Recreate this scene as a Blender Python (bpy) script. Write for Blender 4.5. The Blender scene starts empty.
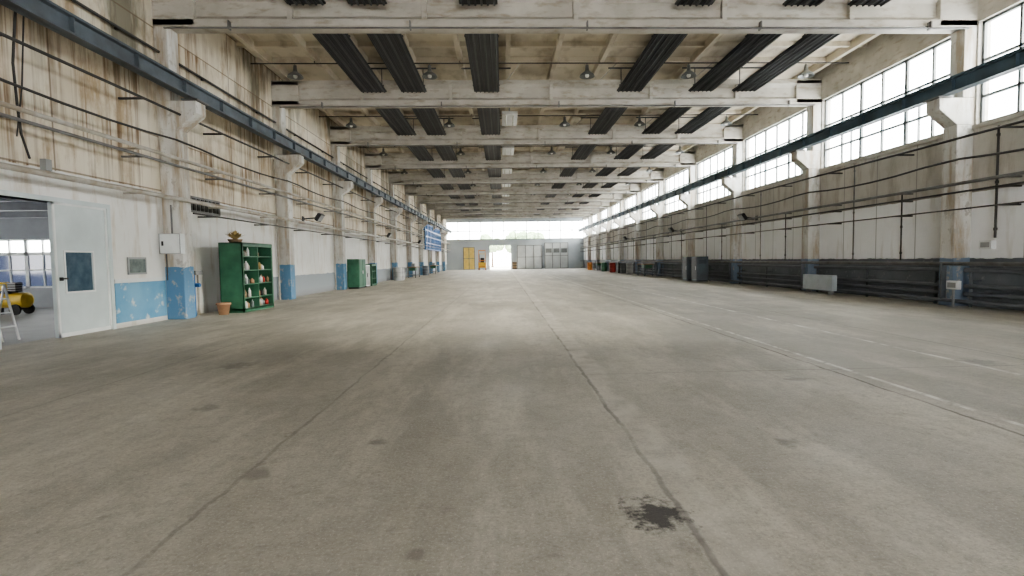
import bpy, bmesh, math, random
from mathutils import Matrix, Vector
random.seed(4)
XL,XR,Y0,Y1=-7.7,11.2,-8.0,72.4
ZC=7.75
COLY=[12.4+6*k for k in range(-3,10)]
SC=bpy.context.scene
# ---------------------------------------------------------------- materials
class NT:
    def __init__(s,name):
        s.m=bpy.data.materials.new(name); s.m.use_nodes=True
        s.t=s.m.node_tree; s.t.nodes.clear()
        s.out=s.t.nodes.new('ShaderNodeOutputMaterial')
        s.b=s.t.nodes.new('ShaderNodeBsdfPrincipled')
        s.t.links.new(s.b.outputs[0],s.out.inputs[0])
        g=s.t.nodes.new('ShaderNodeNewGeometry'); s.pos=g.outputs['Position']
        x=s.t.nodes.new('ShaderNodeSeparateXYZ'); s.t.links.new(s.pos,x.inputs[0])
        s.x,s.y,s.z=x.outputs
    def _in(s,sock,v):
        if isinstance(v,bpy.types.NodeSocket): s.t.links.new(v,sock)
        elif isinstance(v,tuple): sock.default_value=(*v[:3],1) if len(sock.default_value)==4 else v
        else: sock.default_value=v
    def math(s,op,a,b=0.0,c=None):
        n=s.t.nodes.new('ShaderNodeMath'); n.operation=op
        s._in(n.inputs[0],a); s._in(n.inputs[1],b)
        if c is not None: s._in(n.inputs[2],c)
        return n.outputs[0]
    def noise(s,scale,detail=4,stretch=(1,1,1),rough=0.55,off=(0,0,0)):
        mp=s.t.nodes.new('ShaderNodeMapping'); s.t.links.new(s.pos,mp.inputs[0])
        mp.inputs['Scale'].default_value=stretch; mp.inputs['Location'].default_value=off
        n=s.t.nodes.new('ShaderNodeTexNoise'); s.t.links.new(mp.outputs[0],n.inputs['Vector'])
        n.inputs['Scale'].default_value=scale; n.inputs['Detail'].default_value=detail; n.inputs['Roughness'].default_value=rough
        return n.outputs[0]
    def rng(s,v,a,b,c=0.0,d=1.0):
        n=s.t.nodes.new('ShaderNodeMapRange'); n.clamp=True
        s._in(n.inputs[0],v)
        for i,k in enumerate((a,b,c,d)): n.inputs[i+1].default_value=k
        return n.outputs[0]
    def mix(s,f,a,b,mode='MIX'):
        n=s.t.nodes.new('ShaderNodeMix'); n.data_type='RGBA'; n.blend_type=mode
        s._in(n.inputs[0],f); s._in(n.inputs[6],a); s._in(n.inputs[7],b)
        return n.outputs[2]
    def bump(s,h,st,dist=0.02):
        n=s.t.nodes.new('ShaderNodeBump'); n.inputs['Strength'].default_value=st; n.inputs['Distance'].default_value=dist
        s.t.links.new(h,n.inputs['Height']); s.t.links.new(n.outputs[0],s.b.inputs['Normal'])
    def line(s,c,at,w,soft=1.8):
        return s.rng(s.math('ABSOLUTE',s.math('SUBTRACT',c,at)),w,w*soft,1,0)
    def rep(s,c,period,w,off=0.0):
        f=s.math('PINGPONG',s.math('SUBTRACT',c,off),period/2)   # 0 at multiples of period
        return s.rng(f,w,w*1.8,1,0)
    def fin(s,col,rough=0.7,metal=0.0):
        s._in(s.b.inputs['Base Color'],col); s._in(s.b.inputs['Roughness'],rough); s.b.inputs['Metallic'].default_value=metal
        return s.m
def simple(name,col,col2=None,scale=3,rough=0.6,metal=0.0,bump=0.0):
    n=NT(name)
    if col2 is None: col2=tuple(c*0.72 for c in col)
    f=n.rng(n.noise(scale,5),0.35,0.7)
    if bump: n.bump(n.noise(scale*12,3),bump)
    return n.fin(n.mix(f,col,col2),rough,metal)
M={}
M['steel_blue']=simple('blue_grey_steel_paint',(0.135,0.15,0.17),(0.09,0.10,0.115),2,0.5)
M['rail_left']=simple('slate_steel_paint',(0.12,0.15,0.18),(0.07,0.08,0.09),2,0.5)
M['rail_right']=simple('slate_blue_steel_paint',(0.09,0.14,0.18),(0.06,0.09,0.11),2,0.5)
M['black']=simple('black_paint',(0.02,0.02,0.022),None,5,0.5)
M['panel']=simple('dark_radiant_panel',(0.022,0.025,0.03),(0.015,0.017,0.02),2,0.5)
M['panel2']=simple('radiant_tube',(0.075,0.08,0.085),None,2,0.5)
M['pipe']=simple('pipe_grey_paint',(0.20,0.205,0.205),(0.12,0.11,0.10),3,0.5)
M['pipe_d']=simple('dark_cable',(0.05,0.048,0.045),None,3,0.6)
M['pipe_w']=simple('pale_pipe_paint',(0.5,0.49,0.45),(0.32,0.27,0.2),3,0.5)
M['lampg']=simple('grey_enamel',(0.18,0.19,0.19),None,3,0.4)
M['bulb']=simple('opal_glass',(0.85,0.85,0.8),None,3,0.2)
M['green']=simple('green_enamel',(0.06,0.19,0.11),(0.035,0.12,0.07),3,0.45)
M['green_d']=simple('green_enamel_inner',(0.035,0.13,0.075),None,3,0.5)
M['white']=simple('white_paint',(0.76,0.78,0.78),(0.62,0.64,0.64),2,0.5)
M['door']=simple('door_pale_paint',(0.60,0.66,0.67),(0.48,0.54,0.55),1.3,0.45)
M['heater']=simple('pale_blue_grey_enamel',(0.5,0.55,0.58),(0.4,0.45,0.48),3,0.5)
M['grey']=simple('grey_metal',(0.35,0.36,0.36),None,3,0.5)
M['gate']=simple('gate_pale_grey_paint',(0.55,0.58,0.60),(0.45,0.48,0.50),1,0.5)
M['frame']=simple('window_frame_grey',(0.20,0.215,0.22),None,3,0.5)
M['terra']=simple('terracotta',(0.45,0.27,0.16),None,6,0.8)
M['straw']=simple('dry_straw_leaf',(0.48,0.36,0.15),(0.32,0.24,0.10),9,0.8)
M['yellow']=simple('yellow_paint',(0.75,0.52,0.06),(0.6,0.4,0.05),3,0.45)
M['paleyellow']=simple('pale_yellow_paint',(0.8,0.62,0.22),(0.7,0.52,0.16),3,0.45)
M['orange']=simple('orange_paint',(0.7,0.25,0.05),None,3,0.45)
M['red']=simple('red_paint',(0.5,0.05,0.04),None,3,0.45)
M['blue']=simple('blue_paint',(0.04,0.18,0.5),(0.03,0.13,0.36),3,0.45)
M['rubber']=simple('rubber',(0.025,0.025,0.025),None,3,0.8)
M['wood']=simple('worn_wood',(0.33,0.24,0.15),(0.2,0.14,0.09),6,0.7)
M['alu']=simple('aluminium',(0.7,0.7,0.7),None,3,0.35,0.6)
M['paper']=simple('notice_paper',(0.18,0.22,0.21),(0.09,0.11,0.11),9,0.6)
M['leaf']=simple('tree_foliage',(0.30,0.38,0.24),(0.22,0.30,0.17),2,0.9)
M['bark']=simple('bark',(0.12,0.08,0.05),None,5,0.9)
M['asphalt']=simple('yard_concrete',(0.45,0.45,0.42),None,1,0.9)
M['wirefloor']=simple('annex_floor',(0.3,0.3,0.29),None,1,0.5)
M['annexwall']=simple('annex_wall_paint',(0.34,0.36,0.39),None,1,0.7)
def glass(name,tint,ty=0.06):
    n=NT(name); t=n.t
    tr=t.nodes.new('ShaderNodeBsdfTransparent'); tr.inputs[0].default_value=(*tint,1)
    gl=t.nodes.new('ShaderNodeBsdfGlossy'); gl.inputs['Roughness'].default_value=0.1
    mx=t.nodes.new('ShaderNodeMixShader'); mx.inputs[0].default_value=ty
    t.links.new(tr.outputs[0],mx.inputs[1]); t.links.new(gl.outputs[0],mx.inputs[2]); t.links.new(mx.outputs[0],n.out.inputs[0])
    return n.m
M['glass']=glass('window_glass',(0.97,0.99,1.0))
M['glass_b']=glass('bluish_window_glass',(0.09,0.10,0.13))
M['doorglass']=simple('dark_door_glass',(0.05,0.09,0.13),(0.1,0.15,0.19),5,0.15)

n=NT('roof_beam_concrete_paint')
c=n.mix(n.rng(n.noise(1.2,6),0.35,0.65),(0.56,0.54,0.49),(0.43,0.41,0.365))
c=n.mix(n.rng(n.noise(2.5,6,(1,1,3)),0.52,0.70,0,0.75),c,(0.31,0.265,0.20)); n.bump(n.noise(25,3),0.15)
M['beam']=n.fin(c,0.75)
n=NT('ceiling_slab_paint')
c=n.mix(n.rng(n.noise(0.6,6),0.35,0.65),(0.68,0.625,0.52),(0.53,0.48,0.39))
c=n.mix(n.rng(n.noise(1.7,6,(1,0.5,1)),0.50,0.70,0,0.8),c,(0.33,0.275,0.20)); n.bump(n.noise(25,3),0.1)
M['ceil']=n.fin(c,0.8)
def colmat(name,blue_low,h):
    n=NT(name)
    z=n.math('ADD',n.z,n.math('MULTIPLY',n.noise(5,3),0.08))
    c=n.mix(n.rng(n.noise(1.5,6,(1,1,0.5)),0.35,0.7),(0.68,0.68,0.66),(0.48,0.465,0.42))
    c=n.mix(n.math('MULTIPLY',n.rng(n.noise(2.6,7,(1.5,1.5,0.22),0.65),0.47,0.62),0.75),c,(0.34,0.26,0.17))
    c=n.mix(n.math('LESS_THAN',z,h+0.04),c,blue_low)
    c=n.mix(n.rng(n.noise(6,6,(1,1,0.7),0.7),0.56,0.62,0,0.8),c,(0.40,0.38,0.34))
    n.bump(n.noise(20,4),0.2)
    return n.fin(c,0.7)
M['col_l']=colmat('left_column_paint',(0.11,0.23,0.37),1.2)
M['col_r']=colmat('right_column_paint',(0.19,0.25,0.33),1.15)
# left wall
n=NT('left_wall_stained_paint')
z=n.math('ADD',n.z,n.math('MULTIPLY',n.noise(3,3),0.1))
up=n.mix(n.rng(n.noise(0.9,6,(1,1,0.6)),0.3,0.7),(0.80,0.75,0.64),(0.64,0.57,0.455))
st=n.rng(n.noise(1.1,9,(1,1.3,0.45),0.72),0.50,0.65)
up=n.mix(n.math('MULTIPLY',st,0.78),up,(0.38,0.265,0.14))
saw=n.math('FRACT',n.math('DIVIDE',n.math('SUBTRACT',n.z,2.93),1.2))
st3=n.rng(n.noise(3.6,6,(1,2.0,0.05),0.65,(2,5,0)),0.46,0.59)
zone=n.rng(n.noise(0.35,4,(1,1,1.2),0.6,(8,1,2)),0.40,0.52)
up=n.mix(n.math('MULTIPLY',n.math('MULTIPLY',st3,zone),n.rng(saw,0.15,1.0,0.45,1.0)),up,(0.19,0.105,0.045))
st2=n.rng(n.noise(0.45,7,(1,1.5,0.4),0.65,(3,7,1)),0.50,0.62)
up=n.mix(n.math('MULTIPLY',n.math('MULTIPLY',st2,n.rng(n.z,4.4,5.4)),0.85),up,(0.15,0.14,0.10))
lo=n.mix(n.rng(n.noise(0.7,6),0.35,0.7),(0.80,0.80,0.78),(0.68,0.675,0.64))
lo=n.mix(n.math('MULTIPLY',n.rng(n.noise(2.2,7,(1,1.5,0.25),0.65),0.52,0.66),0.5),lo,(0.45,0.36,0.25))
c=n.mix(n.math('GREATER_THAN',z,2.95),lo,up)
far=n.math('MULTIPLY',n.math('LESS_THAN',z,0.85),n.math('GREATER_THAN',n.y,15.6))
c=n.mix(far,c,(0.30,0.33,0.36))
jn=n.rep(n.z,1.2,0.012,2.93)
jn=n.math('MAXIMUM',jn,n.rep(n.y,3.0,0.012,0.4))
jn=n.math('MULTIPLY',jn,n.math('GREATER_THAN',n.z,2.9))
c=n.mix(n.math('MULTIPLY',jn,0.7),c,(0.16,0.11,0.07))
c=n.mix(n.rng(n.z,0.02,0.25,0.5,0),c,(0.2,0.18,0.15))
n.bump(n.noise(15,5),0.2)
M['wall_l']=n.fin(c,0.8)
# right wall
n=NT('right_wall_paint')
z=n.math('ADD',n.z,n.math('MULTIPLY',n.noise(4,3),0.08))
up=n.mix(n.rng(n.noise(0.9,6,(1,1,1)),0.3,0.7),(0.62,0.60,0.55),(0.46,0.435,0.39))
up=n.mix(n.math('MULTIPLY',n.rng(n.noise(1.6,7,(1,1.5,0.35),0.68),0.48,0.66),0.6),up,(0.29,0.245,0.19))
mid=n.mix(n.rng(n.noise(0.7,6),0.35,0.7),(0.93,0.94,0.96),(0.84,0.845,0.85))
mid=n.mix(n.math('MULTIPLY',n.rng(n.noise(1.8,6,(1,1.5,0.3)),0.58,0.72),0.45),mid,(0.52,0.48,0.42))
c=n.mix(n.math('GREATER_THAN',z,2.75),mid,up)
jn=n.math('MAXIMUM',n.rep(n.y,1.5,0.012,0.4),n.line(n.z,2.73,0.015))
c=n.mix(n.math('MULTIPLY',jn,0.6),c,(0.16,0.15,0.14))
bl=n.mix(n.rng(n.noise(1.3,6),0.35,0.65),(0.14,0.157,0.175),(0.185,0.20,0.22))
bl=n.mix(n.rng(n.noise(5,7,(1,1,1),0.7),0.58,0.66,0,0.7),bl,(0.33,0.33,0.32))
c=n.mix(n.math('LESS_THAN',z,1.18),c,bl)
n.bump(n.noise(15,5),0.2)
M['wall_r']=n.fin(c,0.8)
n=NT('back_wall_paint')
c=n.mix(n.rng(n.noise(0.5,4),0.35,0.65),(0.50,0.55,0.60),(0.41,0.46,0.52))
M['wall_b']=n.fin(c,0.8)
# floor
n=NT('worn_concrete_floor')
c=n.mix(n.rng(n.noise(0.35,7,(1,0.55,1),0.6),0.32,0.68),(0.195,0.185,0.163),(0.28,0.265,0.236))
c=n.mix(n.math('MULTIPLY',n.rng(n.noise(1.3,9,(1,0.5,1),0.72,(5,2,0)),0.42,0.64),0.5),c,(0.14,0.13,0.113))
c=n.mix(n.math('MULTIPLY',n.rng(n.noise(0.8,9,(1.6,0.35,1),0.72,(9,4,0)),0.48,0.64),0.6),c,(0.37,0.35,0.31))
c=n.mix(n.rng(n.noise(9,8,(1,1,1),0.8,(7,7,7)),0.46,0.64,0,0.38),c,(0.12,0.112,0.10))
c=n.mix(n.rng(n.noise(40,6,(1,1,1),0.8),0.48,0.64,0,0.42),c,(0.10,0.093,0.083))
c=n.mix(n.rng(n.noise(60,5,(1,1,1),0.8,(3,3,3)),0.54,0.68,0,0.5),c,(0.44,0.42,0.38))
c=n.mix(n.rng(n.noise(2.6,9,(1,1,1),0.8,(1,8,3)),0.59,0.69,0,0.5),c,(0.10,0.092,0.082))
wob=n.math('MULTIPLY',n.math('SUBTRACT',n.noise(2.0,6,(1,1,1),0.65),0.5),0.12)
xw=n.math('ADD',n.x,wob); yw=n.math('ADD',n.y,wob)
j=None
for a,w,s in ((-4.2,0.007,0.4),(-1.55,0.008,0.5),(0.86,0.010,0.9),(3.55,0.010,0.9),(6.1,0.009,0.7),(8.8,0.009,0.7)):
    l=n.math('MULTIPLY',n.line(xw,a,w,2.4),s); j=l if j is None else n.math('MAXIMUM',j,l)
j=n.math('MAXIMUM',j,n.math('MULTIPLY',n.rep(yw,6.0,0.008,5.6),n.rng(n.x,0.5,4.0,0.15,0.8)))
j=n.math('MULTIPLY',j,n.rng(n.noise(1.3,6,(1,1,1),0.7,(4,4,4)),0.38,0.58,0.35,1))
c=n.mix(n.math('MULTIPLY',j,0.85),c,(0.045,0.04,0.036))
sh=n.math('MULTIPLY',n.line(xw,0.98,0.10,1.6),n.rng(n.noise(3,5),0.35,0.65))
c=n.mix(n.math('MULTIPLY',sh,0.35),c,(0.42,0.4,0.37))
pl=n.math('MAXIMUM',n.line(n.x,5.3,0.03,1.3),n.line(n.x,3.75,0.026,1.3))
pl=n.math('MULTIPLY',pl,n.rng(n.noise(3.5,6,(1,1,1),0.7),0.42,0.58))
c=n.mix(n.math('MULTIPLY',pl,0.65),c,(0.48,0.48,0.46))
def blob(cx,cy,r,sc,k=2.2):
    d=n.math('SQRT',n.math('ADD',n.math('POWER',n.math('SUBTRACT',n.x,cx),2.0),n.math('POWER',n.math('SUBTRACT',n.y,cy),2.0)))
    return n.rng(n.math('ADD',d,n.math('MULTIPLY',n.math('SUBTRACT',n.noise(sc,6,(1,1,1),0.7),0.5),r*k)),r*0.5,r*1.1,1,0)
c=n.mix(n.math('MULTIPLY',blob(0.72,2.47,0.16,13,3.6),0.93),c,(0.018,0.016,0.016))
for bx,by,br in ((-0.9,3.6,0.07),(-1.5,3.1,0.10),(3.0,5.2,0.12),(-2.6,4.6,0.12),(-0.4,2.2,0.05),(1.9,3.4,0.09),(-3.3,6.5,0.2),(5.5,5.8,0.2)):
    c=n.mix(n.math('MULTIPLY',blob(bx,by,br,10,4),0.4),c,(0.05,0.045,0.042))
c=n.mix(1.0,c,(1.85,1.85,1.82),'MULTIPLY')
n.bump(n.math('ADD',n.noise(30,6,(1,1,1),0.75),n.math('MULTIPLY',n.noise(4,5),0.6)),0.5,0.018)
M['floor']=n.fin(c,n.rng(n.noise(1.1,6),0.3,0.7,0.5,0.7))
n=NT('worn_light_blue_paint')
c=n.mix(n.rng(n.noise(1.5,6),0.35,0.65),(0.11,0.28,0.44),(0.17,0.35,0.5)); c=n.mix(n.rng(n.noise(4,6),0.58,0.66),c,(0.5,0.53,0.53)); M['blue_l']=n.fin(c,0.6)

# ---------------------------------------------------------------- mesh builder
class MB:
    def __init__(s): s.v=[];s.f=[];s.mi=[];s.mats=[];s.sm=[]
    def _m(s,m):
        if m not in s.mats: s.mats.append(m)
        return s.mats.index(m)
    def add(s,vs,fs,m,smooth=False,T=None):
        b=len(s.v)
        for p in vs:
            s.v.append(tuple(T@Vector(p)) if T else tuple(p))
        k=s._m(m)
        for f in fs: s.f.append([b+i for i in f]); s.mi.append(k); s.sm.append(smooth)
    def box(s,x0,x1,y0,y1,z0,z1,m,T=None):
        vs=[(x,y,z) for x in (x0,x1) for y in (y0,y1) for z in (z0,z1)]
        s.add(vs,[(0,1,3,2),(4,6,7,5),(0,4,5,1),(2,3,7,6),(0,2,6,4),(1,5,7,3)],m,False,T)
    def cyl(s,p0,p1,r,m,seg=10,r2=None,T=None,cap=True):
        p0=Vector(p0);p1=Vector(p1);d=(p1-p0).normalized()
        a=d.orthogonal().normalized();b=d.cross(a); r2=r if r2 is None else r2
        vs=[];
        for p,rr in ((p0,r),(p1,r2)):
            for i in range(seg):
                t=2*math.pi*i/seg; vs.append(p+a*rr*math.cos(t)+b*rr*math.sin(t))
        fs=[(i,(i+1)%seg,seg+(i+1)%seg,seg+i) for i in range(seg)]
        s.add(vs,fs,m,True,T)
        if cap: s.add(vs,[tuple(range(seg))[::-1],tuple(range(seg,2*seg))],m,False,T)
    def lathe(s,c,prof,m,seg=16,T=None):
        vs=[];
        for r,z in prof:
            for i in range(seg):
                t=2*math.pi*i/seg; vs.append((c[0]+r*math.cos(t),c[1]+r*math.sin(t),c[2]+z))
        fs=[]
        for k in range(len(prof)-1):
            for i in range(seg):
                fs.append((k*seg+i,k*seg+(i+1)%seg,(k+1)*seg+(i+1)%seg,(k+1)*seg+i))
        s.add(vs,fs,m,True,T)
    def prism(s,poly,axis,a,b,m,T=None):
        k=len(poly);vs=[]
        for e in (a,b):
            for p in poly: vs.append((e,p[0],p[1]) if axis=='x' else (p[0],e,p[1]))
        fs=[(i,(i+1)%k,k+(i+1)%k,k+i) for i in range(k)]+[tuple(range(k))[::-1],tuple(range(k,2*k))]
        s.add(vs,fs,m,False,T)
    def path(s,pts,r,m,seg=8):
        for a,b in zip(pts,pts[1:]): s.cyl(a,b,r,m,seg)
    def obj(s,name,bevel=0.0,parent=None):
        xs=[v[0] for v in s.v];ys=[v[1] for v in s.v];zs=[v[2] for v in s.v]
        o=Vector(((min(xs)+max(xs))/2,(min(ys)+max(ys))/2,min(zs)))
        me=bpy.data.meshes.new(name)
        me.from_pydata([tuple(Vector(v)-o) for v in s.v],[],s.f)
        for m in s.mats: me.materials.append(M[m])
        for p,k,sm in zip(me.polygons,s.mi,s.sm): p.material_index=k; p.use_smooth=sm
        bm=bmesh.new(); bm.from_mesh(me); bmesh.ops.recalc_face_normals(bm,faces=bm.faces); bm.to_mesh(me); bm.free()
        me.update()
        ob=bpy.data.objects.new(name,me); SC.collection.objects.link(ob); ob.location=o
        if bevel:
            md=ob.modifiers.new('bevel','BEVEL'); md.width=bevel; md.segments=2; md.limit_method='ANGLE'; md.angle_limit=math.radians(50)
        if parent: ob.parent=parent; ob.location=o-parent.location
        return ob
# ---------------------------------------------------------------- shell
b=MB(); b.box(XL-0.25,XR+0.25,Y0,Y1+0.3,-0.2,0,'floor'); b.obj('floor')
b=MB()
b.box(XL-0.3,XR+0.3,Y0,Y1+0.3,ZC,ZC+0.15,'ceil')
x=XL+0.45
while x<XR:
    b.box(x-0.07,x+0.07,Y0,Y1,ZC-0.24,ZC,'ceil'); x+=1.5
for yc in COLY+[Y1]:
    for dy in (1.2,2.4,3.6,4.8):
        b.box(XL,XR,yc-6+dy-0.05,yc-6+dy+0.05,ZC-0.14,ZC,'ceil')
b.obj('ceiling')
DY0,DY1,DYM=8.2,10.5,9.28; DZ=2.36
b=MB()
b.box(XL-0.25,XL,Y0,DY0,0,ZC,'wall_l'); b.box(XL-0.25,XL,DY0,DY1,DZ,ZC,'wall_l'); b.box(XL-0.25,XL,DY1,Y1,0,ZC,'wall_l')
b.obj('wall_left')
# unseen end wall added to cut foreground light; its opening lets some in
b=MB()
b.box(XL-0.25,-2.0,Y0-0.25,Y0,0,ZC,'wall_b'); b.box(5.5,XR+0.3,Y0-0.25,Y0,0,ZC,'wall_b'); b.box(-2.0,5.5,Y0-0.25,Y0,4.5,ZC,'wall_b')
b.obj('wall_front_light_block')
WS,WT=4.28,6.66
WB=6.4  # unseen near bays walled solid up to here to shade the foreground floor
b=MB()
b.box(XR,XR+0.3,Y0,Y1,0,WS,'wall_r'); b.box(XR,XR+0.3,Y0,Y1,WT,ZC,'beam'); b.box(XR,XR+0.3,Y0,WB-0.24,WS,WT,'wall_r')
for yc in COLY[2:]: b.box(XR,XR+0.3,yc-0.24,yc+0.24,WS,WT,'beam')
b.obj('wall_right')
b=MB(); b.box(XR-0.06,XR+0.02,Y0,Y1,WS-0.1,WS,'beam'); b.obj('trim_1')
BO0,BO1,BOH=-1.8,1.1,3.3
b=MB()
b.box(XL,BO0,Y1,Y1+0.25,0,4.1,'wall_b'); b.box(BO1,XR,Y1,Y1+0.25,0,4.1,'wall_b'); b.box(BO0,BO1,Y1,Y1+0.25,BOH,4.1,'wall_b')
b.box(XL,XR,Y1,Y1+0.25,6.6,ZC,'wall_b')
b.obj('wall_back')
# ---------------------------------------------------------------- windows right
wn=1
for yc in COLY[3:]+[Y1]:
    y0,y1=yc-6+0.24,yc-0.24
    b=MB(); X=XR+0.12
    def bar(ya,yb,za,zb,t=0.03): b.box(X-t,X+t,ya,yb,za,zb,'frame')
    bar(y0,y1,WS,WS+0.06);bar(y0,y1,WT-0.06,WT);bar(y0,y0+0.06,WS,WT);bar(y1-0.06,y1,WS,WT)
    N=6; w=(y1-y0)/N
    for i in range(1,N):
        t=0.03 if i%2 else 0.05
        bar(y0+i*w-t,y0+i*w+t,WS,WT)
    H=WT-WS
    for fz in (0.27,0.62): bar(y0,y1,WS+H*fz-0.03,WS+H*fz+0.03)
    for i in (1,4):
        ya=y0+i*w; bar(ya+w/2-0.015,ya+w/2+0.015,WS,WS+H*0.62)
        bar(ya,ya+w,WS+H*0.45-0.015,WS+H*0.45+0.015)
    b.box(X-0.004,X+0.004,y0,y1,WS,WT,'glass')
    b.obj('window_%d'%wn); wn+=1
b=MB(); Y=Y1+0.12
nx=12; w=(XR-XL)/nx
for i in range(nx+1): b.box(XL+i*w-0.05,XL+i*w+0.05,Y-0.04,Y+0.04,4.1,6.6,'frame')
for z in (4.15,5.3,6.55): b.box(XL,XR,Y-0.04,Y+0.04,z-0.05,z+0.05,'frame')
b.box(XL,XR,Y-0.004,Y+0.004,4.1,6.6,'glass'); b.obj('window_%d'%wn); wn+=1
# ---------------------------------------------------------------- columns, beams, rails
def column(wall,s,yc,m,nm):
    b=MB(); X=lambda d:wall+s*d
    def bx(d0,d1,y0,y1,z0,z1,mm=m): b.box(min(X(d0),X(d1)),max(X(d0),X(d1)),y0,y1,z0,z1,mm)
    bx(0,0.42,yc-0.2,yc+0.2,0,4.3)
    b.prism([(X(0),4.3),(X(0.42),4.3),(X(0.86),4.66),(X(0.86),4.93),(X(0),4.93)],'y',yc-0.2,yc+0.2,m)
    bx(0,0.3,yc-0.2,yc+0.2,4.93,6.56)
    bx(0.55,0.92,yc-0.24,yc+0.24,4.93,4.97,'pipe')
    bx(0.3,0.62,yc-0.04,yc+0.04,5.22,5.28,'pipe')
    o=b.obj(nm,0.015)
for yc in COLY:
    column(XL,1,yc,'col_l','concrete_column'); column(XR,-1,yc,'col_r','concrete_column')
BD=-0.14
for yc in COLY:
    b=MB()
    prof=[(-0.2,6.7),(0.2,6.7),(0.2,6.86),(0.08,6.96),(0.08,7.28),(0.2,7.38),(0.2,7.53),(-0.2,7.53),(-0.2,7.38),(-0.08,7.28),(-0.08,6.96),(-0.2,6.86)]
    b.prism([(yc+p[0],p[1]+BD) for p in prof],'x',XL,XR,'beam')
    for xa,xb in ((XL,XL+0.9),(XR-0.9,XR)): b.box(xa,xb,yc-0.2,yc+0.2,6.72+BD,7.5+BD,'beam')
    for xs in (-4.7,-1.7,1.75,5.2,8.2): b.box(xs-0.06,xs+0.06,yc-0.19,yc+0.19,6.8+BD,7.45+BD,'beam')
    for xs in (-3.1,0.2,3.4,6.6):
        b.cyl((xs,yc-0.1,7.5+BD),(xs+0.5,yc-0.9,ZC-0.02),0.025,'beam',6)
    b.obj('concrete_roof_beam',0.01)
def rail(Xc,m):
    b=MB(); z0=4.97
    b.box(Xc-0.11,Xc+0.11,Y0,Y1-0.5,z0,z0+0.03,m); b.box(Xc-0.11,Xc+0.11,Y0,Y1-0.5,z0+0.29,z0+0.32,m)
    b.box(Xc-0.02,Xc+0.02,Y0,Y1-0.5,z0,z0+0.3,m); b.box(Xc-0.03,Xc+0.03,Y0,Y1-0.5,z0+0.32,z0+0.38,m)
    yy=Y0+0.4
    while yy<Y1-1:
        b.box(Xc-0.1,Xc+0.1,yy-0.01,yy+0.01,z0+0.02,z0+0.3,m); yy+=1.5
    b.obj('crane_runway_rail')
rail(XL+0.75,'rail_left'); rail(XR-0.75,'rail_right')
# ---------------------------------------------------------------- radiant panels, lamps, conduits
PX=[-4.2,-2.87,-0.45,4.35,6.8,8.3]
ZR=ZC-0.242
for yc in COLY[1:]+[Y1]:
    for px in PX:
        b=MB(); ya,yb=yc-6+0.75,yc-0.5; z=6.9
        b.box(px-0.42,px+0.42,ya,yb,z,z+0.03,'panel')
        for i in range(6):
            xx=px-0.35+i*0.14; b.cyl((xx,ya,z-0.01),(xx,yb,z-0.01),0.026,'panel2' if i%2 else 'panel',6)
        for yy in (ya+0.5,yb-0.5):
            for sx in (-0.38,0.38): b.box(px+sx-0.012,px+sx+0.012,yy-0.012,yy+0.012,z+0.02,ZR,'panel2')
            b.box(px-0.44,px+0.44,yy-0.03,yy+0.03,z+0.03,z+0.06,'panel2')
            b.box(px-0.8,px+0.8,yy-0.02,yy+0.02,ZR-0.04,ZR,'panel2')
        b.obj('radiant_heating_panel')
LX=[-6.35,-2.2,2.75,6.0,9.8]
def lamp(x,y,zt):
    b=MB(); z=zt-0.4
    b.cyl((x,y,zt),(x,y,z+0.3),0.014,'lampg',6)
    b.lathe((x,y,z),[(0.0,0.36),(0.05,0.36),(0.06,0.22),(0.075,0.17),(0.13,0.13),(0.21,0.07),(0.24,0.0),(0.23,0.0),(0.19,0.06),(0.11,0.11),(0.0,0.13)],'lampg',18)
    b.lathe((x,y,z),[(0.0,-0.03),(0.05,-0.015),(0.07,0.03),(0.05,0.09),(0.0,0.12)],'bulb',12)
    return b.obj('pendant_lamp')
for yc in COLY[2:]+[Y1]:
    yl=yc-1.6
    b=MB(); b.cyl((XL+0.002,yl,7.43),(XR-0.002,yl,7.43),0.02,'pipe_d',8)
    for x in (-5.75,-1.25,4.75,7.75): b.box(x-0.012,x+0.012,yl-0.012,yl+0.012,7.43,ZR,'pipe_d')
    b.obj('lighting_conduit')
    for x in LX: lamp(x,yl,7.405)
for yc in COLY[2:]:
    b=MB(); b.cyl((XL+0.3,yc-0.3,6.48),(XR-0.3,yc-0.3,6.48),0.022,'pipe',8)
    for x in (-6,-2,2,6,10): b.box(x-0.015,x+0.015,yc-0.32,yc-0.19,6.46,6.64,'pipe')
    b.obj('beam_conduit')
for yc in COLY[5:]:
    b=MB(); xx=0.35
    b.box(xx-0.3,xx+0.3,yc-4.2,yc-2.4,6.80,6.9,'white'); b.cyl((xx-0.15,yc-4.1,6.78),(xx-0.15,yc-2.5,6.78),0.03,'bulb',8); b.cyl((xx+0.15,yc-4.1,6.78),(xx+0.15,yc-2.5,6.78),0.03,'bulb',8)
    for yy in (yc-4,yc-2.6): b.box(xx-0.02,xx+0.02,yy-0.02,yy+0.02,6.9,ZR,'grey')
    b.obj('fluorescent_lamp')
def longpipe(wall,s,d,z,r,m,nm,ya=Y0+0.02,yb=Y1-0.2,sag=0.0,clips=True):
    b=MB(); X=wall+s*d
    if sag:
        yy=ya; pts=[]
        while yy<=yb: 
            t=((yy-0.4)%6)/6; pts.append((X,yy,z-sag*4*t*(1-t))); yy+=1.0
        b.path(pts,r,m,6)
    else: b.cyl((X,ya,z),(X,yb,z),r,m,8)
    if clips:
        yy=ya+1
        while yy<yb:
            b.box(min(wall,X),max(wall,X),yy-0.02,yy+0.02,z-0.02,z+0.02,m); yy+=3
    b.obj(nm)
longpipe(XL,1,0.50,4.62,0.028,'pipe_d','wall_cable')
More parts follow.
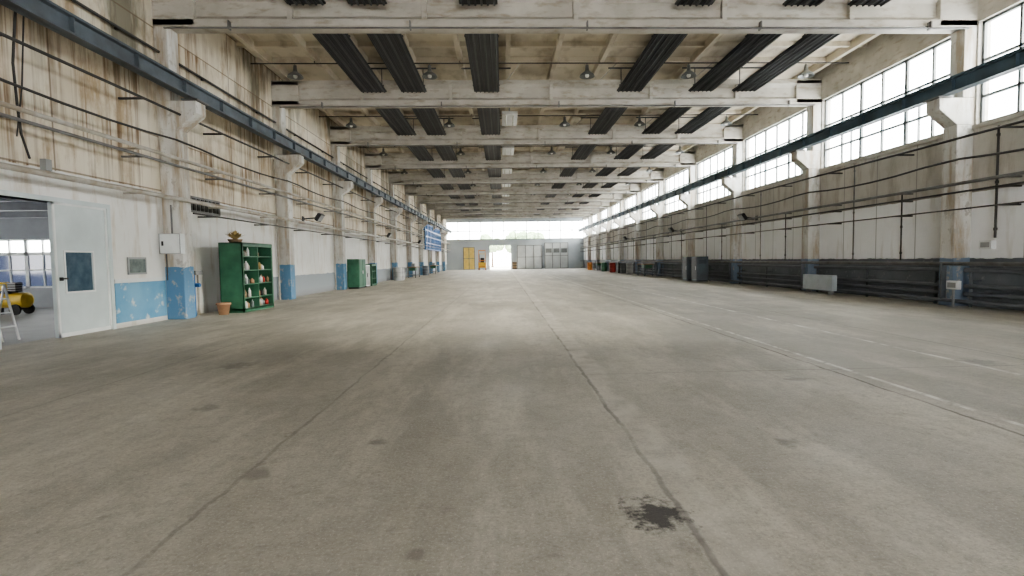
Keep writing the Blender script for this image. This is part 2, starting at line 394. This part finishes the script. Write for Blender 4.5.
longpipe(XL,1,0.50,4.05,0.024,'pipe_d','wall_cable',sag=0.12,clips=False)
longpipe(XL,1,0.47,3.62,0.04,'pipe_w','wall_pipe')
longpipe(XL,1,0.47,3.46,0.03,'pipe','wall_pipe')
longpipe(XL,1,0.48,2.72,0.05,'pipe_w','wall_pipe')
longpipe(XL,1,0.1,6.0,0.03,'pipe_d','wall_cable')
longpipe(XL,1,0.47,2.45,0.02,'pipe_d','wall_cable',ya=12.6)
longpipe(XR,-1,0.50,3.95,0.03,'pipe_d','wall_cable')
longpipe(XR,-1,0.50,3.5,0.026,'pipe_d','wall_cable',sag=0.15,clips=False)
longpipe(XR,-1,0.47,2.9,0.04,'pipe','wall_pipe')
longpipe(XR,-1,0.47,2.7,0.024,'pipe_d','wall_pipe')
longpipe(XR,-1,0.47,2.3,0.018,'pipe_d','wall_cable')
for k,yc in enumerate(COLY[2:]):
    b=MB(); X=XR-0.24
    y0,y1=yc-6+0.35,yc-0.35
    for z in (0.30,0.48,0.86):
        b.cyl((X,y0,z),(X,y1,z),0.055,'steel_blue',10)
    for yy in (y0+0.15,(y0+y1)/2,y1-0.15):
        b.cyl((X,yy,0.28),(X,yy,0.9),0.035,'steel_blue',8)
        b.box(X,XR-0.001,yy-0.02,yy+0.02,0.6,0.64,'steel_blue'); b.box(X-0.03,X+0.03,yy-0.02,yy+0.02,0,0.3,'steel_blue')
    b.obj('heating_pipe_register')
b=MB(); b.cyl((XR-0.5,Y0+0.02,1.02),(XR-0.5,Y1-.5,1.02),0.045,'pipe',10)
b.cyl((XR-0.5,Y0+0.02,0.14),(XR-0.5,Y1-.5,0.14),0.045,'steel_blue',10)
for yc in COLY: b.box(XR-0.54,XR-0.43,yc-0.03,yc+0.03,0.1,1.06,'steel_blue')
b.obj('heating_supply_pipe')
def vpipe(x,y,z0,z1,r,m,nm='vertical_wall_pipe'):
    b=MB(); b.cyl((x,y,z0),(x,y,z1),r,m,8)
    for z in (z0+0.2,(z0+z1)/2,z1-0.2):
        b.cyl((x,y,z-0.03),(x,y,z+0.03),r*1.5,m,8)
    b.obj(nm)
for yc in COLY[4:]:
    vpipe(XL+0.08,yc-0.32,0,4.9,0.03,'pipe_w')
for yc in COLY[3:]:
    vpipe(XR-0.08,yc+1.9,1.1,2.95,0.02,'pipe_d'); vpipe(XR-0.08,yc+3.9,1.1,4.1,0.02,'pipe')
vpipe(XR-0.08,11.5,1.6,4.1,0.025,'pipe_d')

# ---------------------------------------------------------------- left wall items
b=MB()
for ya,yb in ((DY0-0.08,DY0),(DY1,DY1+0.08)): b.box(XL-0.27,XL+0.03,ya,yb,0,DZ+0.08,'door')
b.box(XL-0.27,XL+0.03,DY0,DY1,DZ,DZ+0.08,'door'); b.obj('trim_2')
b=MB(); X0,X1=XL-0.07,XL-0.01
gy0,gy1,gz0,gz1=9.5,10.12,0.8,1.5
b.box(X0,X1,DYM,gy0,0.01,DZ,'door');b.box(X0,X1,gy1,DY1,0.01,DZ,'door');b.box(X0,X1,gy0,gy1,0.01,gz0,'door');b.box(X0,X1,gy0,gy1,gz1,DZ,'door')
b.box(X0+0.02,X1-0.02,gy0,gy1,gz0,gz1,'doorglass')
for ya,yb,za,zb in ((gy0-0.03,gy1+0.03,gz0-0.03,gz0),(gy0-0.03,gy1+0.03,gz1,gz1+0.03),(gy0-0.03,gy0,gz0,gz1),(gy1,gy1+0.03,gz0,gz1)): b.box(X1,X1+0.015,ya,yb,za,zb,'white')
for ya,yb,za,zb in ((DYM,DYM+0.04,0.01,DZ),(DY1-0.04,DY1,0.01,DZ),(DYM,DY1,DZ-0.04,DZ),(DYM,DY1,0.01,0.08)): b.box(X1,X1+0.02,ya,yb,za,zb,'white')
b.box(X1,X1+0.06,DYM+0.08,DYM+0.1,1.0,1.06,'black'); b.box(X1+0.04,X1+0.06,DYM+0.08,DYM+0.2,1.02,1.05,'black')
b.obj('door_1')
b=MB(); b.box(XL+0.002,XL+0.014,10.62,12.18,0.1,0.9,'blue_l'); b.box(XL+0.002,XL+0.02,10.62,12.18,0.9,0.98,'white'); b.obj('trim_3')
b=MB(); b.box(XL+0.002,XL+0.03,11.0,11.55,1.06,1.42,'grey'); b.box(XL+0.03,XL+0.035,11.04,11.51,1.1,1.38,'paper'); b.obj('framed_wall_notice')
b=MB(); b.box(XL+0.02,XL+0.48,12.02,12.195,1.5,1.95,'white'); b.box(XL+0.05,XL+0.45,12.005,12.02,1.53,1.92,'white'); b.box(XL+0.08,XL+0.12,11.985,12.005,1.68,1.78,'black'); b.cyl((XL+0.25,12.12,1.95),(XL+0.25,12.12,2.6),0.02,'pipe',8); b.cyl((XL+0.1,12.12,0.9),(XL+0.1,12.12,1.5),0.015,'pipe_d',8)
for xa in (XL+0.02,XL+0.47): b.box(xa,xa+0.012,12.0,12.02,1.5,1.95,'grey')
for za in (1.5,1.94): b.box(XL+0.02,XL+0.48,12.0,12.02,za,za+0.012,'grey')
b.obj('electrical_box',0.004)
b=MB(); b.box(XL+0.001,XL+0.1,9.1,9.22,2.86,3.05,'grey'); b.lathe((XL+0.06,9.16,2.8),[(0,0),(0.04,0.01),(0.05,0.06),(0.0,0.07)],'pipe',10); b.obj('junction_box')
b=MB(); b.box(XL+0.001,XL+0.04,13.1,14.6,2.55,2.95,'pipe'); 
for i in range(8): b.box(XL+0.04,XL+0.06,13.15+i*0.18,13.25+i*0.18,2.6,2.9,'pipe_d')
b.obj('ventilation_grille')
b=MB(); b.cyl((XL+0.2,12.95,0),(XL+0.2,12.95,1.1),0.03,'blue',10); b.cyl((XL+0.2,13.12,0),(XL+0.2,13.12,1.0),0.025,'pipe_w',10); b.box(XL+0.001,XL+0.28,12.9,13.2,1.0,1.1,'grey'); b.cyl((XL+0.2,12.95,0.75),(XL+0.34,12.95,0.75),0.05,'blue',10); b.obj('water_standpipe')
CX0,CX1,CY0,CY1,CH=-7.2,-6.62,13.55,15.3,1.8
def cabinet(x0,x1,y0,y1,h,shelves,nm,m='green',md='green_d',mullion=True):
    b=MB(); t=0.03
    b.box(x0,x1,y0,y0+t,0,h,m);b.box(x0,x1,y1-t,y1,0,h,m);b.box(x0,x1,y0,y1,h-t,h,m);b.box(x0,x1,y0,y1,0.06,0.1,m);b.box(x0,x0+0.02,y0,y1,0,h,md)
    b.box(x1-0.03,x1,y0,y1,0,0.09,m); b.box(x1-0.02,x1,y0,y1,h-0.1,h,m)
    for i in range(1,shelves): b.box(x0,x1-0.02,y0+t,y1-t,h*i/shelves-0.012,h*i/shelves+0.012,m)
    if mullion: b.box(x0,x1-0.01,(y0+y1)/2-0.015,(y0+y1)/2+0.015,0,h,m)
    b.box(x1-0.02,x1+0.0,y0,y0+0.07,0,h,m); b.box(x1-0.02,x1,y1-0.07,y1,0,h,m)
    return b.obj(nm)
cab=cabinet(CX0,CX1,CY0,CY1,CH,5,'open_storage_cabinet')
b=MB()
for i in range(0,5):
    zb=(0.1 if i==0 else CH*i/5+0.012)
    y=CY0+0.14
    while y<CY1-0.14:
        if abs(y-(CY0+CY1)/2)>0.1 and random.random()<(0.85 if i<4 else 0.5):
            h=random.uniform(0.1,0.25); r=random.uniform(0.035,0.06); mm=random.choice(['white','terra','grey','wood','paper','pipe_w','red','blue','orange','pipe_w','straw','black','white'])
            xx=CX1-random.uniform(0.08,0.2)
            b.lathe((xx,y,zb),[(0,0),(r,0),(r,h*0.7),(r*0.45,h*0.82),(r*0.4,h),(0,h)],mm,10)
        y+=0.13
b.obj('bottles_and_cans',parent=cab)
def plant(x,y,z,s=1.0):
    b=MB()
    b.lathe((x,y,z),[(0,0),(0.13*s,0),(0.17*s,0.07*s),(0.18*s,0.09*s),(0.15*s,0.09*s),(0.14*s,0.06*s),(0,0.06*s)],'wood',14)
    for i in range(260):
        a=random.uniform(0,6.28); L=random.uniform(0.16,0.28)*s; sp=random.uniform(0.1,1.0)
        p=[]
        for k in range(4):
            t=k/3; p.append(Vector((x+math.cos(a)*sp*L*t,y+math.sin(a)*sp*L*t,z+0.06*s+L*t*(1-0.5*t*sp))))
        wv=Vector((-math.sin(a),math.cos(a),0))*0.026*s
        vs=[];
        for k,q in enumerate(p):
            w=wv*(1-k/3*0.6); vs+= [q-w,q+w]
        b.add(vs,[(0,1,3,2),(2,3,5,4),(4,5,7,6)],'straw')
    return b.obj('dried_potted_plant')
plant(-6.95,13.9,CH,1.0)
b=MB(); b.lathe((-6.95,13.2,0),[(0,0),(0.11,0),(0.15,0.24),(0.17,0.24),(0.17,0.29),(0.145,0.29),(0.13,0.2),(0,0.2)],'terra',16); b.obj('terracotta_pot')
b=MB(); 
b.box(-7.3,-6.75,24.8,26.0,0.08,1.4,'green'); b.box(-6.75,-6.735,24.84,25.38,0.12,1.36,'green_d'); b.box(-6.75,-6.735,25.42,25.96,0.12,1.36,'green_d'); b.box(-7.28,-6.8,24.85,25.95,0,0.08,'black'); b.box(-6.735,-6.71,25.33,25.35,0.7,0.85,'alu'); b.box(-6.735,-6.71,25.45,25.47,0.7,0.85,'alu')
b.obj('metal_locker_cabinet',0.008)
b=MB(); b.box(-7.2,-6.8,26.3,27.0,0.05,1.1,'white'); b.box(-6.8,-6.785,26.33,26.97,0.1,1.05,'grey'); b.box(-7.2,-6.8,26.3,27.0,0,0.05,'black'); b.box(-6.785,-6.76,26.4,26.43,0.5,0.7,'black'); b.obj('control_cabinet',0.008)
cabinet(-7.25,-6.85,27.6,28.6,1.15,3,'open_storage_cabinet')
def flood(x,y,z,s):
    b=MB(); T=Matrix.Translation((x,y,z))@Matrix.Rotation(math.radians(s*35),4,'Y')
    b.box(-0.06,0.06,-0.22,0.22,-0.16,0.16,'black',T); b.box(0.06*s-0.01,0.06*s+0.012,-0.19,0.19,-0.13,0.13,'grey',T)
    for i in range(5): b.box(-s*0.06-0.04,-s*0.06+0.04,-0.18+i*0.09-0.01,-0.18+i*0.09+0.01,-0.13,0.13,'black',T)
    wx=XL if s>0 else XR
    b.cyl((wx+s*0.01,y,z-0.05),(x,y,z),0.025,'black',8); b.box(min(wx+s*0.001,wx+s*0.03),max(wx+s*0.001,wx+s*0.03),y-0.1,y+0.1,z-0.15,z+0.05,'black')
    b.obj('wall_floodlight',0.006)
for y,z in ((20.6,3.0),(33,2.9),(45,2.9)): flood(XL+0.65,y,z,1)
for y,z in ((22.8,3.0),(32.6,3.0),(45,3.0)): flood(XR-0.65,y,z,-1)
# cable bundle drooping down the wall at the near left
b=MB()
b.path([(XL+0.5,8.75,7.4),(XL+0.5,8.6,6.6),(XL+0.48,8.4,5.8),(XL+0.45,8.3,5.0),(XL+0.42,8.25,4.3),(XL+0.4,8.3,3.7),(XL+0.3,8.45,3.3),(XL+0.1,8.8,3.0)],0.018,'pipe_d',8)
b.path([(XL+0.5,8.8,7.4),(XL+0.46,8.55,6.2),(XL+0.44,8.45,5.0),(XL+0.4,8.4,4.0),(XL+0.1,8.6,3.3)],0.011,'pipe_d',6)
b.cyl((XL+0.001,8.78,7.4),(XL+0.52,8.78,7.4),0.02,'pipe_d',6); b.obj('hanging_cable')
b=MB()
for i in range(13): b.box(XL+0.5,XL+0.58,49+i*1.0-0.08,49+i*1.0+0.08,2.4,4.8,'blue')
for z in (2.4,3.0,3.6,4.2,4.75): b.box(XL+0.45,XL+0.56,48.9,61.1,z-0.06,z+0.06,'blue')
b.box(XL+0.46,XL+0.5,49,61,2.4,4.75,'blue')
for yy in (49.5,55,60.5): b.box(XL+0.001,XL+0.46,yy-0.04,yy+0.04,4.2,4.28,'blue')
b.obj('blue_wall_rack')
def barrel(x,y,m):
    b=MB(); p=[(0,0),(0.28,0),(0.29,0.02),(0.28,0.04),(0.28,0.28),(0.295,0.3),(0.28,0.32),(0.28,0.56),(0.295,0.58),(0.28,0.6),(0.28,0.84),(0.29,0.87),(0.27,0.87),(0.27,0.85),(0,0.85)]
    b.lathe((x,y,0),p,m,20); b.obj('steel_drum')
for x,y,m in ((-7.0,35,'grey'),(-7.0,36,'grey'),(-6.9,47,'steel_blue'),(10.2,44,'steel_blue'),(10.2,45,'black'),(10.1,52,'green'),(10.1,41.5,'grey'),(10.1,48,'red'),(10.0,60,'orange')): barrel(x,y,m)
def bench(x0,x1,y0,y1,h=0.85):
    b=MB(); b.box(x0,x1,y0,y1,h-0.06,h,'wood')
    for xx in (x0+0.04,x1-0.1):
        for yy in (y0+0.05,y1-0.11): b.box(xx,xx+0.06,yy,yy+0.06,0,h-0.06,'steel_blue')
    b.box(x0+0.06,x1-0.06,y0+0.06,y1-0.06,0.2,0.24,'steel_blue'); b.box(x0+0.05,x1-0.05,y0+0.1,y0+0.7,h-0.3,h-0.06,'green'); b.box(x0+0.15,x0+0.4,y0+0.9,y0+1.2,h,h+0.25,'grey')
    b.obj('workbench')
bench(-7.25,-6.6,40,42); bench(-7.25,-6.6,52,54); bench(9.9,10.6,36.5,38.5); bench(9.9,10.6,55,57)
def dcab(y0,w):
    b=MB(); x0,x1=9.95,10.55; h=1.3
    b.box(x0,x1,y0,y0+w,0.08,h,'rail_left'); b.box(x0+0.04,x1,y0+0.03,y0+w-0.03,0,0.08,'black')
    b.box(x0-0.015,x0,y0+0.03,y0+w-0.03,0.12,h-0.04,'black'); b.box(x0-0.04,x0-0.015,y0+0.08,y0+0.1,0.6,0.8,'alu')
    for i in range(4): b.box(x0+0.1,x1-0.1,y0-0.008,y0,h-0.2-i*0.05,h-0.18-i*0.05,'black')
    b.obj('tool_cabinet',0.008)
dcab(26.6,0.75); dcab(28.0,0.75)
b=MB(); x0,x1=XR-0.75,XR-0.58
b.box(x0,x1,16.3,17.9,0.12,0.62,'heater')
for z in (0.14,0.58): b.box(x0-0.01,x0,16.3,17.9,z,z+0.03,'heater')
for yy in (16.3,17.07,17.87): b.box(x0-0.01,x0,yy,yy+0.03,0.12,0.62,'heater')
for yy in (16.45,17.7): b.box(x0+0.02,x1,yy,yy+0.06,0,0.12,'grey')
b.obj('convector_heater',0.006)
b=MB(); y,z=11.55,1.35
b.box(XR-0.12,XR-0.001,y,y+0.3,z,z+0.2,'white'); b.box(XR-0.13,XR-0.12,y+0.04,y+0.26,z+0.04,z+0.16,'grey'); b.obj('socket_box')
b=MB(); b.box(XR-0.66,XR-0.56,11.8,12.1,0.42,0.62,'white'); b.box(XR-0.67,XR-0.66,11.84,12.06,0.46,0.58,'grey'); b.box(XR-0.63,XR-0.59,11.93,11.97,0,0.42,'grey'); b.box(XR-0.68,XR-0.55,11.88,12.02,0,0.02,'grey'); b.obj('socket_box')
# ---------------------------------------------------------------- back wall gates
def gate(x0,x1,h,m,nm,wz=None):
    b=MB(); y=Y1-0.12
    b.box(x0,x1,y,y+0.1,0.02,h,m)
    k=max(1,round((x1-x0)/1.0))
    for i in range(k+1):
        xx=x0+(x1-x0)*i/k; b.box(xx-0.04,xx+0.04,y-0.04,y,0.02,h,'frame')
    for z in (0.05,h/2,h-0.05): b.box(x0,x1,y-0.04,y,z-0.03,z+0.03,'frame')
    if wz: 
        for i in range(k):
            xa=x0+(x1-x0)*i/k+0.12; xb=x0+(x1-x0)*(i+1)/k-0.12; b.box(xa,xb,y-0.02,y,wz,wz+0.6,'frame')
    b.obj(nm)
gate(2.0,5.4,3.3,'gate','door_2'); gate(5.8,9.0,3.6,'gate','door_3',2.2); gate(-5.4,-3.9,3.1,'paleyellow','door_4')
b=MB()
x,y=-2.7,68
b.box(x-0.5,x+0.5,y,y+1.6,0.3,1.0,'yellow'); b.box(x-0.45,x-0.38,y-0.1,y,0,2.6,'orange'); b.box(x+0.38,x+0.45,y-0.1,y,0,2.6,'orange')
for z in (0.4,1.2,2.5): b.box(x-0.45,x+0.45,y-0.1,y-0.04,z,z+0.1,'orange')
for xx in (x-0.3,x+0.2): b.box(xx,xx+0.1,y-1.1,y-0.1,0.08,0.13,'black')
for xx in (x-0.5,x+0.38): 
    for yy in (y+0.3,y+1.3): b.cyl((xx,yy,0.25),(xx+0.12,yy,0.25),0.25,'rubber',16)
for xx in (x-0.42,x+0.38):
    for yy in (y+0.1,y+1.1): b.box(xx,xx+0.05,yy,yy+0.05,1.0,2.1,'black')
b.box(x-0.45,x+0.45,y+0.05,y+1.2,2.08,2.14,'yellow'); b.box(x-0.25,x+0.25,y+0.5,y+1.0,1.0,1.15,'black'); b.box(x-0.25,x+0.25,y+0.95,y+1.05,1.1,1.6,'black')
b.obj('forklift')
b=MB(); b.box(1.25,1.85,70.6,71.2,0.0,1.0,'wood')
for z in (0.1,0.45,0.8): b.box(1.22,1.88,70.57,71.23,z,z+0.1,'pipe_d')
b.obj('wooden_crate')
b=MB(); b.box(-30,35,Y1+0.3,130,-0.25,-0.05,'asphalt'); b.obj('yard_ground')
def tree(x,y,h):
    b=MB(); b.cyl((x,y,-0.1),(x,y,h*0.5),0.22,'bark',8,0.12)
    bm=bmesh.new()
    for i in range(9):
        c=Vector((x+random.uniform(-1.6,1.6),y+random.uniform(-1.2,1.2),h*0.5+random.uniform(0,h*0.35))); r=random.uniform(0.8,1.3)
        g=bmesh.ops.create_icosphere(bm,subdivisions=3,radius=r)
        for v in g['verts']: v.co=v.co*random.uniform(0.85,1.12)+c
    bm.verts.index_update()
    b.add([tuple(v.co) for v in bm.verts],[tuple(v.index for v in f.verts) for f in bm.faces],'leaf'); bm.free()
    b.obj('tree')
for x,y,h in ((-2,100,6.9),(2.5,101,7.2),(6.5,100,6.6)): tree(x,y,h)
# ---------------------------------------------------------------- annex room behind door
AX0,AX1,AY0,AY1,AZ=-17.5,XL-0.25,4.5,16.5,3.0
b=MB(); b.box(AX0,AX1,AY0,AY1,-0.2,0.0,'wirefloor'); b.obj('annex_floor')
b=MB(); b.box(AX0-0.2,AX1,AY0-0.2,AY1+0.2,AZ,AZ+0.15,'annexwall')
for yy in (8,10,12,14,16): b.box(AX0,AX1,yy-0.1,yy+0.1,AZ-0.3,AZ,'steel_blue')
b.obj('annex_ceiling')
wx0,wx1,wz0,wz1=-16.6,-11.6,0.6,2.1
b=MB(); b.box(AX0,wx0,AY1,AY1+0.2,0,AZ,'annexwall');b.box(wx1,AX1,AY1,AY1+0.2,0,AZ,'annexwall');b.box(wx0,wx1,AY1,AY1+0.2,0,wz0,'annexwall');b.box(wx0,wx1,AY1,AY1+0.2,wz1,AZ,'annexwall'); b.obj('wall_annex_back')
b=MB(); b.box(AX0-0.2,AX0,AY0,7,0,AZ,'annexwall'); b.box(AX0-0.2,AX0,14,AY1+0.2,0,AZ,'annexwall'); b.box(AX0-0.2,AX0,7,14,0,1.0,'annexwall'); b.box(AX0-0.2,AX0,7,14,2.0,AZ,'annexwall'); b.obj('wall_annex_left')
b=MB(); b.box(AX0,AX1,AY0-0.2,AY0,0,AZ,'annexwall'); b.obj('wall_annex_front')
b=MB(); Y=AY1+0.1
for i in range(11):
    xx=wx0+(wx1-wx0)*i/10; t=0.05 if i%2==0 else 0.02; b.box(xx-t,xx+t,Y-0.03,Y+0.03,wz0,wz1,'white')
for z,t in ((wz0,0.05),(wz1,0.05),(1.65,0.05),(1.15,0.02)): b.box(wx0,wx1,Y-0.03,Y+0.03,z-t,z+t,'white')
b.box(wx0,wx1,Y-0.004,Y+0.004,wz0,1.65,'glass_b'); b.box(wx0,wx1,Y-0.004,Y+0.004,1.65,wz1,'glass'); b.obj('window_%d'%wn); wn+=1
b=MB(); x,y=-13.0,14.2
b.cyl((x-0.45,y,0.38),(x+0.45,y,0.38),0.2,'yellow',20); b.cyl((x-0.5,y,0.38),(x-0.45,y,0.38),0.12,'yellow',16,0.2) ; b.cyl((x+0.45,y,0.38),(x+0.5,y,0.38),0.2,'yellow',16,0.12)
b.box(x-0.3,x+0.1,y-0.14,y+0.14,0.56,0.62,'black'); b.cyl((x-0.28,y,0.74),(x-0.02,y,0.74),0.12,'yellow',16); b.box(x+0.05,x+0.25,y-0.1,y+0.1,0.6,0.85,'black')
for i in range(4): b.box(x+0.03,x+0.27,y-0.12,y+0.12,0.63+i*0.06,0.65+i*0.06,'grey')
for yy in (y-0.22,y+0.17): b.cyl((x+0.3,yy,0.14),(x+0.3,yy+0.05,0.14),0.14,'rubber',16)
b.cyl((x+0.3,y-0.22,0.14),(x+0.3,y+0.2,0.14),0.02,'black',8); b.box(x+0.27,x+0.33,y-0.05,y+0.05,0.14,0.22,'black')
b.box(x-0.36,x-0.3,y-0.15,y+0.15,0,0.2,'black'); b.path([(x-0.45,y-0.15,0.45),(x-0.75,y-0.15,0.8),(x-0.75,y+0.15,0.8),(x-0.45,y+0.15,0.45)],0.018,'black',8)
b.obj('air_compressor')
b=MB(); x,y=-8.4,8.95
for yy in (y-0.0,y+0.3):
    b.cyl((x-0.15,yy,0.95),(x+0.05,yy,0.0),0.018,'alu',8); b.cyl((x-0.15,yy,0.95),(x-0.35,yy,0.0),0.014,'alu',8)
for t in (0.25,0.5,0.75,1.0):
    xx=x+0.05-0.2*t; b.box(xx-0.04,xx+0.02,y,y+0.3,0.95*t-0.01,0.95*t+0.01,'alu')
b.obj('step_ladder')
# ---------------------------------------------------------------- light & camera
w=bpy.data.worlds.new('overcast_sky'); SC.world=w; w.use_nodes=True
w.node_tree.nodes['Background'].inputs[0].default_value=(1.0,0.985,0.95,1); w.node_tree.nodes['Background'].inputs[1].default_value=17.0
sl=bpy.data.lights.new('hazy_sun','SUN'); so=bpy.data.objects.new('hazy_sun',sl); SC.collection.objects.link(so)
sl.energy=20.0; sl.angle=math.radians(16); sl.color=(1.0,0.91,0.76)
el=math.radians(23); az=math.radians(-10)
d=Vector((-math.cos(el)*math.cos(az),-math.cos(el)*math.sin(az),-math.sin(el)))
so.rotation_euler=d.to_track_quat('-Z','Y').to_euler()
try: SC.view_settings.look='AgX - Medium High Contrast'
except Exception as e: print(e)
cam=bpy.data.cameras.new('camera'); co=bpy.data.objects.new('camera',cam); SC.collection.objects.link(co)
cam.lens=18.4; cam.sensor_width=36; cam.clip_end=300; cam.shift_x=-0.0085
yaw,pitch,roll=math.radians(1.9),math.radians(3.06),-0.014
R=Matrix.Rotation(-yaw,4,'Z')@Matrix.Rotation(math.radians(90)-pitch,4,'X')@Matrix.Rotation(roll,4,'Z')
co.matrix_world=Matrix.Translation((0,0,1.25))@R
SC.camera=co
